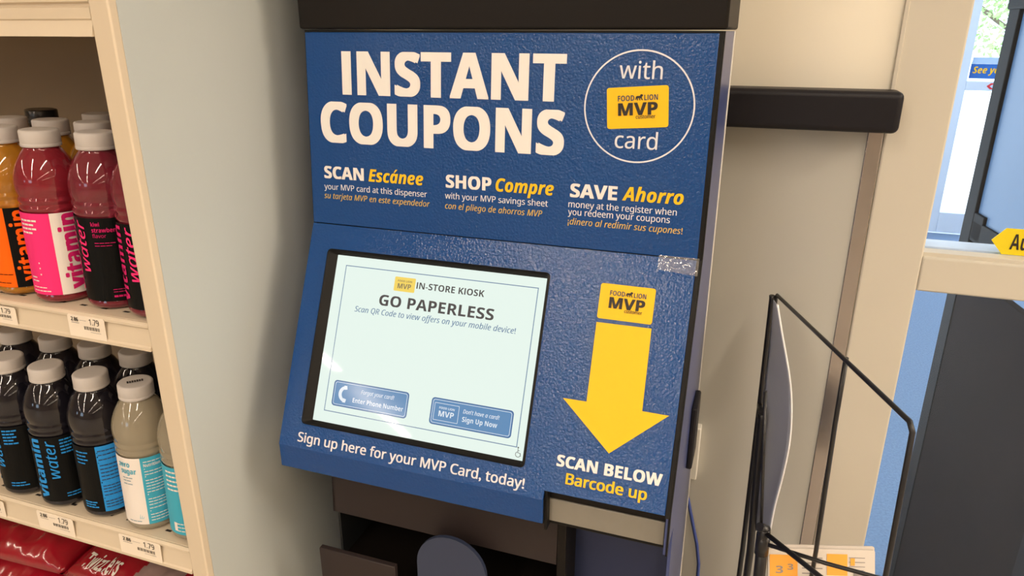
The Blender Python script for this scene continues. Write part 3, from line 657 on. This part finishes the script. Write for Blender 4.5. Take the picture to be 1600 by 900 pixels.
for nm, a, c, lines, e in BL:
    b = B(); text(b, a[0], 'bold', FU, a[1], a[2], a[3], 0.0164, 'white', 0.022, res=4)
    text(b, c[0], 'bi', FU, c[1], c[2], c[3], 0.0164, 'yellow', 0.010, res=4)
    if nm == 'scan': b.shape([(0.1296, 0.0772), (0.1314, 0.0772), (0.1356, 0.0815), (0.1326, 0.0815)], FU, 'yellow', 0.0006)
    for l in lines: text(b, l[0], 'reg', FU, l[1], l[2], l[3], 0.0078, 'softwhite', 0.010)
    text(b, e[0], 'it', FU, e[1], e[2], e[3], 0.0078, 'gold', 0.010)
    obj(nm + '_lettering', b, upn)
b = B(); n = 72; cc = (0.4486, 0.1726)
O = [(cc[0] + 0.0642 * math.cos(2 * math.pi * i / n), cc[1] + 0.0638 * math.sin(2 * math.pi * i / n)) for i in range(n)]
I = [(cc[0] + 0.0624 * math.cos(2 * math.pi * i / n), cc[1] + 0.0620 * math.sin(2 * math.pi * i / n)) for i in range(n)]
ring(b, O, I, FU, 'softwhite', 0.0006, 0.0006); obj('circle_mark', b, upn)
def card_frame(fr, ox, oy, ang):
    ca, sa = math.cos(ang), math.sin(ang)
    return lambda u, v, w=0.0: fr(ox + u * ca - v * sa, oy + u * sa + v * ca, w)
def card_logo(b, F, ink, blue, small=True, w=0.0012):
    # local card 0.0700 x 0.0455
    text(b, 'FOOD', 'bold', F, 0.0130, 0.0322, 0.0310, 0.0062, blue, 0.0, w); text(b, 'LION', 'bold', F, 0.0436, 0.0592, 0.0310, 0.0062, blue, 0.0, w)
    lion(b, F, 0.0335, 0.0312, 0.0088, 0.0068, ink, w)
    text(b, 'MVP', 'bold', F, 0.0132, 0.0590, 0.0148, 0.0138, ink, 0.02, w, res=4)
    if small: text(b, 'customer', 'reg', F, 0.0338, 0.0565, 0.0106, 0.0044, ink, 0.02, w)
b = B(); F1 = card_frame(FU, 0.4138, 0.1465, math.radians(4.2))
b.shape(rrect(0, 0.0712, 0, 0.0466, 0.003), F1, 'yellow', 0.0006); cb = obj('card_badge', b, upn)
b = B(); card_logo(b, F1, 'ink', 'inkblue'); obj('lettering', b, cb)
# slanted front panel with screen opening, lip and scanner notch
b = B(); us = [0.0012, 0.0330, 0.3540, 0.3843, 0.5308]; vs = [-0.0010, -0.0370, -0.2780, -0.3016, -0.3133]
for i in range(4):
    for j in range(4):
        if (i == 1 and j == 1) or (i == 3 and j == 3): continue
        b.face([FS(us[i], vs[j]), FS(us[i], vs[j + 1]), FS(us[i + 1], vs[j + 1]), FS(us[i + 1], vs[j])], 'blue')
bmesh.ops.remove_doubles(b.bm, verts=b.bm.verts, dist=1e-5)
b.bm.normal_update()
bmesh.ops.solidify(b.bm, geom=list(b.bm.faces), thickness=0.004)
yl, zl = FS(0, -0.3133)[1:]
b.box(0.0012, 0.3843, yl, yl + 0.004, zl - 0.0350, zl + 0.0004, 'blue', 0.0008)
fp = obj('front_panel', b, k)
b = B(); b.box(0.0004, W + 0.0004, -0.3000, -0.0004, -0.0075, -0.0042, 'gasket', xf=lambda c: FS(c.x, c.y, c.z))
b.box(W - 0.0043, W + 0.0006, -0.3050, -0.0006, -0.0060, -0.0012, 'gasket', 0.0005, xf=lambda c: FS(c.x, c.y, c.z))
b.box(0.0010, 0.3848, yl + 0.0032, yl + 0.0060, zl - 0.0366, zl, 'gasket')
obj('panel_gasket', b, k)
b = B(); text(b, 'Sign up here for your MVP Card, today!', 'reg', FS, 0.0300, 0.3588, -0.3044, 0.0127, 'softwhite', 0.020, res=4)
obj('sign_up_lettering', b, fp)
b = B(); text(b, 'SCAN BELOW', 'bold', FS, 0.3954, 0.5231, -0.2690, 0.0138, 'white', 0.022, res=4); text(b, 'Barcode up', 'reg', FS, 0.4094, 0.5078, -0.2882, 0.0128, 'yellow', 0.030, res=4); obj('scan_below_lettering', b, fp)
b = B(); A = [(0.4215, -0.0885), (0.4886, -0.0880), (0.4900, -0.1866), (0.5216, -0.1868), (0.4572, -0.2428), (0.3925, -0.1866), (0.4222, -0.1862)]
b.face([FS(*A[i], 0.0006) for i in (0, 6, 2, 1)], 'yellow'); b.face([FS(*A[i], 0.0006) for i in (5, 4, 3, 2, 6)], 'yellow'); obj('arrow', b, fp)
b = B(); F2 = card_frame(FS, 0.4212, -0.0835, 0.0); b.shape(rrect(0, 0.0670, 0, 0.0435, 0.003), F2, 'yellow', 0.0006); cb = obj('card_badge', b, fp)
b = B(); card_logo(b, lambda u, v, w=0.0: F2(u * 0.957, v * 0.955, w), 'ink', 'inkblue'); obj('lettering', b, cb)
# clear tape at the corner
def tp(i, j):
    u = 0.4865 + 0.0475 * i; v = 0.0012 - 0.0212 * j + 0.0035 * (1 - i) * j
    return FS(u, v, 0.0012 + 0.0022 * abs(noise.noise(Vector((i * 7, j * 4, 3)))) * (0.3 + i))
b = B(); b.grid(tp, 30, 14, 'tape', smooth=False); tag(obj('tape', b, k), 'crinkled clear tape over the panel corner')
# touchscreen
b = B()
o_ = rrect(0.0311, 0.3557, -0.2798, -0.0348, 0.006); m_ = rrect(0.0335, 0.3533, -0.2776, -0.0372, 0.005); i_ = rrect(0.0470, 0.3516, -0.2722, -0.0422, 0.001)
ring(b, o_, m_, FS, 'gasket', 0.0004, 0.0024); ring(b, m_, rrect(0.0360, 0.3522, -0.2760, -0.0390, 0.004), FS, 'gasket', 0.0024, 0.0010)
ring(b, rrect(0.0360, 0.3522, -0.2760, -0.0390, 0.004), i_, FS, 'gasket', 0.0010, -0.0025); ts = obj('screen_bezel', b, k)
b = B(); b.face([FS(*p, -0.0026) for p in ((0.046, -0.273), (0.353, -0.273), (0.353, -0.041), (0.046, -0.041))], 'screen')
sc = obj('screen', b, k)
ws = -0.0022
b = B(); line_rect(b, ((0.0622, -0.0551), (0.3421, -0.2570)), 0.0011, FS, 's_blue', ws); obj('screen_border', b, sc)
b = B(); text(b, 'IN-STORE KIOSK', 'bold', FS, 0.1732, 0.2704, -0.0755, 0.0086, 's_ink', 0, ws); text(b, 'GO PAPERLESS', 'bold', FS, 0.1212, 0.2874, -0.1040, 0.0147, 's_ink', 0.004, ws, res=4)
text(b, 'Scan QR Code to view offers on your mobile device!', 'it', FS, 0.0859, 0.3195, -0.1170, 0.0076, 's_blue', 0.012, ws); obj('screen_lettering', b, sc)
b = B(); b.shape(rrect(0.1400, 0.1710, -0.0818, -0.0625, 0.0015), FS, 's_yellow', ws); sb = obj('screen_badge', b, sc)
b = B(); text(b, 'MVP', 'bold', FS, 0.1455, 0.1655, -0.0780, 0.0068, 's_badge', 0.01, ws + 0.0004); text(b, 'FOOD LION', 'bold', FS, 0.1450, 0.1660, -0.0690, 0.0026, 's_badge', 0.0, ws + 0.0004); obj('lettering', b, sb)
for nm, x0, x1 in (('left', 0.0722, 0.1860), ('right', 0.2190, 0.3323)):
    b = B(); P = rrect(x0, x1, -0.2478, -0.2130, 0.0045); b.shape(P, FS, 's_button', ws)
    ring(b, P, rrect(x0 + 0.0012, x1 - 0.0012, -0.2466, -0.2142, 0.0038), FS, 's_edge', ws + 0.0003, ws + 0.0003)
    ring(b, rrect(x0 + 0.0022, x1 - 0.0022, -0.2456, -0.2152, 0.0030), rrect(x0 + 0.0028, x1 - 0.0028, -0.2450, -0.2158, 0.0026), FS, 's_white', ws + 0.0003, ws + 0.0003)
    bt = obj('screen_button', b, sc); b = B()
    if nm == 'left':
        text(b, 'Forgot your card?', 'it', FS, 0.1150, 0.1650, -0.2262, 0.0054, 's_white', 0.012, ws + 0.0005); text(b, 'Enter Phone Number', 'bold', FS, 0.1040, 0.1800, -0.2392, 0.0062, 's_white', 0.0, ws + 0.0005)
        pts = []
        for i in range(9):
            a = math.radians(115 + 130 * i / 8); pts.append((0.0935 + 0.0125 * math.cos(a), -0.2302 + 0.0115 * math.sin(a)))
        for i in range(9):
            a = math.radians(245 - 130 * i / 8); pts.append((0.0945 + 0.0085 * math.cos(a), -0.2302 + 0.0080 * math.sin(a)))
        b.shape(pts, FS, 's_white', ws + 0.0005)
        b.shape([(0.0885, -0.2188), (0.0930, -0.2188), (0.0940, -0.2235), (0.0895, -0.2245)], FS, 's_white', ws + 0.0006); b.shape([(0.0885, -0.2415), (0.0930, -0.2415), (0.0940, -0.2368), (0.0895, -0.2358)], FS, 's_white', ws + 0.0006)
    else:
        text(b, "Don't have a card?", 'it', FS, 0.2645, 0.3142, -0.2272, 0.0052, 's_white', 0.012, ws + 0.0005); text(b, 'Sign Up Now', 'bold', FS, 0.2645, 0.3125, -0.2378, 0.0062, 's_white', 0.0, ws + 0.0005)
        ring(b, rrect(0.2240, 0.2588, -0.2418, -0.2192, 0.0008), rrect(0.2246, 0.2582, -0.2412, -0.2198, 0.0006), FS, 's_white', ws + 0.0005, ws + 0.0005)
        text(b, 'MVP', 'bold', FS, 0.2310, 0.2525, -0.2362, 0.0072, 's_white', 0.004, ws + 0.0005); text(b, 'FOOD LION', 'bold', FS, 0.2310, 0.2525, -0.2265, 0.0028, 's_white', 0.0, ws + 0.0005)
    obj('lettering', b, bt)
# wheelchair sign
b = B()
def arc(cx, cy, r, a0, a1, t, n=14):
    P = [(cx + r * math.cos(math.radians(a0 + (a1 - a0) * i / n)), cy + r * math.sin(math.radians(a0 + (a1 - a0) * i / n))) for i in range(n + 1)]
    Q = [(cx + (r - t) * math.cos(math.radians(a1 - (a1 - a0) * i / n)), cy + (r - t) * math.sin(math.radians(a1 - (a1 - a0) * i / n))) for i in range(n + 1)]
    for i in range(n): b.shape([P[i], P[i + 1], Q[n - i - 1], Q[n - i]], FS, 's_ink', ws)
arc(0.3445, -0.2652, 0.0036, 110, 400, 0.0007); arc(0.3438, -0.2568, 0.0010, 0, 360, 0.0010)
for P in ([(0.3434, -0.2582), (0.3441, -0.2582), (0.3444, -0.2634), (0.3437, -0.2634)], [(0.3438, -0.2630), (0.3466, -0.2630), (0.3466, -0.2636), (0.3438, -0.2636)], [(0.3464, -0.2630), (0.3471, -0.2632), (0.3486, -0.2670), (0.3480, -0.2672)], [(0.3438, -0.2600), (0.3462, -0.2600), (0.3462, -0.2605), (0.3438, -0.2605)]): b.shape(P, FS, 's_ink', ws)
obj('access_mark', b, sc)
# scanner: recess, metal plate, navy cavity
b = B(); b.box(0.3806, W - 0.003, -0.1065, -0.080, -0.3345, -0.262, 'gasket', 0.0008); b.box(0.3846, 0.3880, -0.122, -0.09, -0.334, -0.2765, 'gasket'); sh = obj('scanner_housing', b, k)
b = B(); b.box(0.3860, W - 0.0045, -0.1105, -0.1060, -0.3275, -0.2945, 'steel', 0.0008); tag(obj('scanner_plate', b, sh), 'brushed metal plate')
b = B(); b.box(0.397, W - 0.003, 0.000, 0.060, -0.62, -0.3185, 'navy'); tag(obj('scanner_cavity', b, k), 'dark navy recess')
b = B(); b.box(0.3850, 0.3975, -0.058, 0.060, -0.62, -0.3185, 'black', 0.001); obj('divider', b, k)
# coupon dispenser: bezel, slot, tray lip, tab
b = B(); b.prism([(-0.052, -0.3180), (-0.0605, -0.4385), (-0.0560, -0.4400), (-0.046, -0.3180)], lambda p: (0.0305, p[0], p[1]), lambda p: (0.3848, p[0], p[1]), 'brown')
b.prism([(-0.052, -0.3180), (-0.0605, -0.4385), (-0.0560, -0.4400), (0.06, -0.43), (0.06, -0.3180)], lambda p: (0.0305, p[0], p[1]), lambda p: (0.0335, p[0], p[1]), 'brown'); dz = obj('dispenser_bezel', b, k)
b = B(); b.box(0.0335, 0.3850, 0.050, 0.060, -0.62, -0.3185, 'cavity'); b.box(0.0310, 0.0350, -0.050, 0.060, -0.62, -0.438, 'cavity'); obj('dispenser_slot', b, k)
b = B(); b.box(0.0290, 0.1560, -0.1030, -0.0940, -0.5300, -0.4745, 'brown', 0.0015); b.box(0.0290, 0.3850, -0.1000, 0.055, -0.5450, -0.5290, 'black', 0.001)
obj('coupon_tray', b, k)
b = B(); P = [(0.188, -0.530), (0.294, -0.530)] + [(0.241 + 0.053 * math.cos(math.radians(a)), -0.462 + 0.054 * math.sin(math.radians(a))) for a in range(0, 181, 10)]
b.prism(P, lambda p: (p[0], -0.088, p[1]), lambda p: (p[0], -0.094, p[1]), 'tab'); tag(obj('coupon_tab', b, k), 'slate blue rounded plastic tab')

# ================================================================== WALL FITTINGS
b = B(); b.box(-0.05, 0.7645, 0.288, 0.345, 0.1205, 0.1775, 'rail', 0.009, 4); tag(obj('bumper_rail', b), 'black vinyl bumper rail with rounded end on the cream wall', 'bumper rail')
b = B(); b.box(0.5190, 0.5415, 0.326, 0.3462, -0.5180, -0.4110, 'whiteplastic', 0.002); tag(obj('cable_box', b), 'white plastic cable box on the wall behind the kiosk', 'cable box')
b = B(); b.tube([(0.522, 0.334, -0.545), (0.5300, 0.334, -0.5650), (0.5435, 0.333, -0.6183), (0.5545, 0.332, -0.6600), (0.5620, 0.332, -0.7050), (0.5640, 0.332, -0.78), (0.560, 0.333, -0.95), (0.556, 0.333, FL + 0.003)], 0.0032, 'cable', 8); tag(obj('blue_cable', b), 'thin blue cable hanging down the wall beside the kiosk', 'cable')

# ================================================================== WIRE RACK
hd = Vector((-math.sin(YAW), math.cos(YAW), 0)); rr_ = Vector((math.cos(YAW), math.sin(YAW), 0)); zr = -0.1125
rack = thing('wire_rack', 'black wire flyer rack in front of the window frame', 'rack', (0.70, 0.05, FL))
T0, TMid, T1 = Vector((0.6325, 0.2340, zr)), Vector((0.7120, 0.0277, zr)), Vector((0.7628, -0.1188, zr))
R = 0.0030
b = B(); dT = (T1 - T0).normalized()
b.tube([T0 + Vector((0, 0, -0.35)), T0 - Vector((0, 0, 0.006)), T0 + dT * 0.004, T1 - dT * 0.008, T1 - Vector((0, 0, 0.008)), Vector((0.7674, -0.1171, -0.3017)), Vector((0.7674, -0.1171, FL + 0.004))], R, 'wire'); obj('side_hoop', b, rack)
b = B(); b.tube([TMid + Vector((0, 0, 0.001)), (0.7125, 0.0279, -0.2), (0.7164, 0.0292, -0.3928), (0.7164, 0.0292, FL + 0.004)], R, 'wire'); obj('upright_wire', b, rack)
b = B(); b.tube([(0.6265, 0.2315, -0.114), (0.6272, 0.2318, -0.1207), (0.6301, 0.2332, -0.3173), (0.6332, 0.2343, -0.5769), (0.6332, 0.2343, FL)], 0.0042, 'wire'); obj('post', b, rack)
b = B(); b.tube([(0.6328, 0.1918, -0.290), (0.6338, 0.1921, -0.2999), (0.6435, 0.1955, -0.5436), (0.6435, 0.1955, FL)], 0.0060, 'wire'); b.tube([(0.6300, 0.1912, -0.294), (0.6300, 0.2330, -0.297)], 0.0045, 'wire'); obj('post', b, rack)
b = B(); b.tube([(0.6279, 0.0417, -0.1780), (0.6454, 0.0160, -0.3780)], 0.0022, 'wire', 8); obj('holder_wire', b, rack)
b = B(); b.tube([(0.6490, 0.0190, -0.3860), (0.6510, 0.0183, -0.46), (0.6510, 0.0183, FL)], 0.0078, 'wire', 14); b.tube([(0.6488, 0.0190, -0.3770), (0.6490, 0.0190, -0.4080)], 0.0092, 'wire', 14); obj('post', b, rack)
b = B(); b.tube([(0.6420, 0.0120, -0.3620), (0.6484, 0.0190, -0.3690), (0.6510, 0.0130, -0.3720)], 0.0085, 'wire', 12, rs=[0.0060, 0.0084, 0.0066]); b.tube([(0.6484, 0.0160, -0.3650), (0.6490, 0.0190, -0.3910)], 0.0080, 'wire', 12); obj('clamp', b, rack)
b = B(); b.tube([(0.6500, 0.0130, -0.3700), (0.7192, -0.0641, -0.3636), (0.7620, -0.1130, -0.3600)], 0.0034, 'wire'); obj('cross_wire', b, rack)
b = B(); b.tube([(0.6544, -0.0060, -0.3735), (0.7226, -0.0205, -0.3716), (0.7903, -0.0286, -0.3705), (0.81, -0.030, -0.3705)], 0.0028, 'wire'); obj('cross_wire', b, rack)
b = B()
for i in range(9): b.tube([Vector((0.6500, 0.0200, -0.575)) + dT * 0.014 * i, Vector((0.8000, 0.0700, -0.575)) + dT * 0.014 * i], 0.0022, 'wire', 6)
obj('basket_floor', b, rack)
for q in ((0.6332, 0.2343), (0.6435, 0.1955), (0.6545, 0.0755), (0.7164, 0.0292), (0.7674, -0.1171)): pass
b = B(); b.tube([(0.6332, 0.2343, FL + 0.006), (0.6545, 0.0755, FL + 0.006), (0.7674, -0.1171, FL + 0.006)], 0.005, 'wire'); obj('foot_bar', b, rack)
# the curved poster sheet
far = [(0.6295, 0.2224, -0.1169), (0.6328, 0.2235, -0.1911), (0.6341, 0.2240, -0.2667), (0.6391, 0.2257, -0.3694), (0.6447, 0.2277, -0.4912), (0.6469, 0.2284, -0.5295)]
near = [(0.6310, 0.1275, -0.0900), (0.6418, 0.1313, -0.1314), (0.6601, 0.1377, -0.1992), (0.6689, 0.1408, -0.2497), (0.6728, 0.1422, -0.3018), (0.6707, 0.1414, -0.3559), (0.6658, 0.1397, -0.4118), (0.6643, 0.1392, -0.4534)]
def pl(L, t):
    L = [Vector(p) for p in L]; x = t * (len(L) - 1); i = min(int(x), len(L) - 2); f = x - i
    p0 = L[max(i - 1, 0)]; p1 = L[i]; p2 = L[i + 1]; p3 = L[min(i + 2, len(L) - 1)]
    return 0.5 * ((2 * p1) + (p2 - p0) * f + (2 * p0 - 5 * p1 + 4 * p2 - p3) * f * f + (3 * p1 - p0 - 3 * p2 + p3) * f ** 3)
sht = thing('poster_sheet', 'curled grey poster sheet with white edge slipped into the wire rack', 'poster', (0.65, 0.18, -0.5))
b = B(); b.grid(lambda i, j: pl(far, j) + (pl(near, j) - pl(far, j)) * i, 12, 32, 'sheet', thick=0.0008); obj('sheet', b, sht)
b = B(); b.tube([pl(near, j / 32) + Vector((0.0006, -0.0012, 0)) for j in range(33)], 0.0014, 'sheetedge', 8); tag(obj('sheet_edge', b, sht), 'white rolled edge')
# flyers standing in the rack
up_f = Vector((0, 0, 1)) * math.cos(0.35) + hd * math.sin(0.35)
def flyer(off, dx, dz, label, first):
    C = Vector((0.6571, 0.0307, -0.4060)) + hd * off + rr_ * dx + Vector((0, 0, dz)) - rr_ * 0.0; Wd, Hh = 0.146, 0.16
    nrm = rr_.cross(up_f)
    def F(u, v, w=0.0): return C + rr_ * u + up_f * (v - Hh) - Vector((0, 0, u * 0.035)) + nrm * w
    t = thing('flyer', label, 'flyer', tuple(C - up_f * Hh), 'newsprint flyers in the wire rack')
    b = B(); P = rrect(0, Wd, 0, Hh, 0.002, 2); b.prism(P, lambda p: F(p[0], p[1] + 0.002 * math.sin(p[0] * 60), -0.001), lambda p: F(p[0], p[1] + 0.002 * math.sin(p[0] * 60), 0.0015), 'paper'); obj('pages', b, t)
    if first:
        b = B(); q = lambda u0, u1, v0, v1, m, w=0.0022: b.shape([(u0, v0), (u1, v0), (u1, v1), (u0, v1)], F, m, w)
        q(0.002, 0.040, Hh - 0.046, Hh - 0.008, 'orange_ink'); q(0.080, 0.108, Hh - 0.034, Hh - 0.005, 'orange_ink'); q(0.08, 0.125, Hh - 0.056, Hh - 0.042, 'orange_ink')
        for i in range(5): q(0.046, 0.074 - 0.004 * (i % 2), Hh - 0.012 - 0.007 * i, Hh - 0.0105 - 0.007 * i, 'grey_ink')
        for i in range(4): q(0.110, 0.132, Hh - 0.010 - 0.006 * i, Hh - 0.0090 - 0.006 * i, 'grey_ink')
        q(0.112, 0.118, Hh - 0.020, Hh - 0.010, 'orange_ink', 0.0025); q(0.116, 0.130, Hh - 0.034, Hh - 0.026, 'grey_ink', 0.0025)
        text(b, '3', 'bold', F, 0.010, 0.020, Hh - 0.033, 0.010, 'grey_ink', 0, 0.0026); text(b, '3', 'bold', F, 0.026, 0.034, Hh - 0.028, 0.008, 'grey_ink', 0, 0.0026)
        obj('print', b, t)
flyer(0.0, 0.0, 0.0, 'newsprint flyer with orange blocks at the front of the wire rack', True)
flyer(0.006, 0.002, 0.001, 'newsprint flyer tucked behind the one with orange blocks', False)
bpy.data.scenes.remove(TS_)
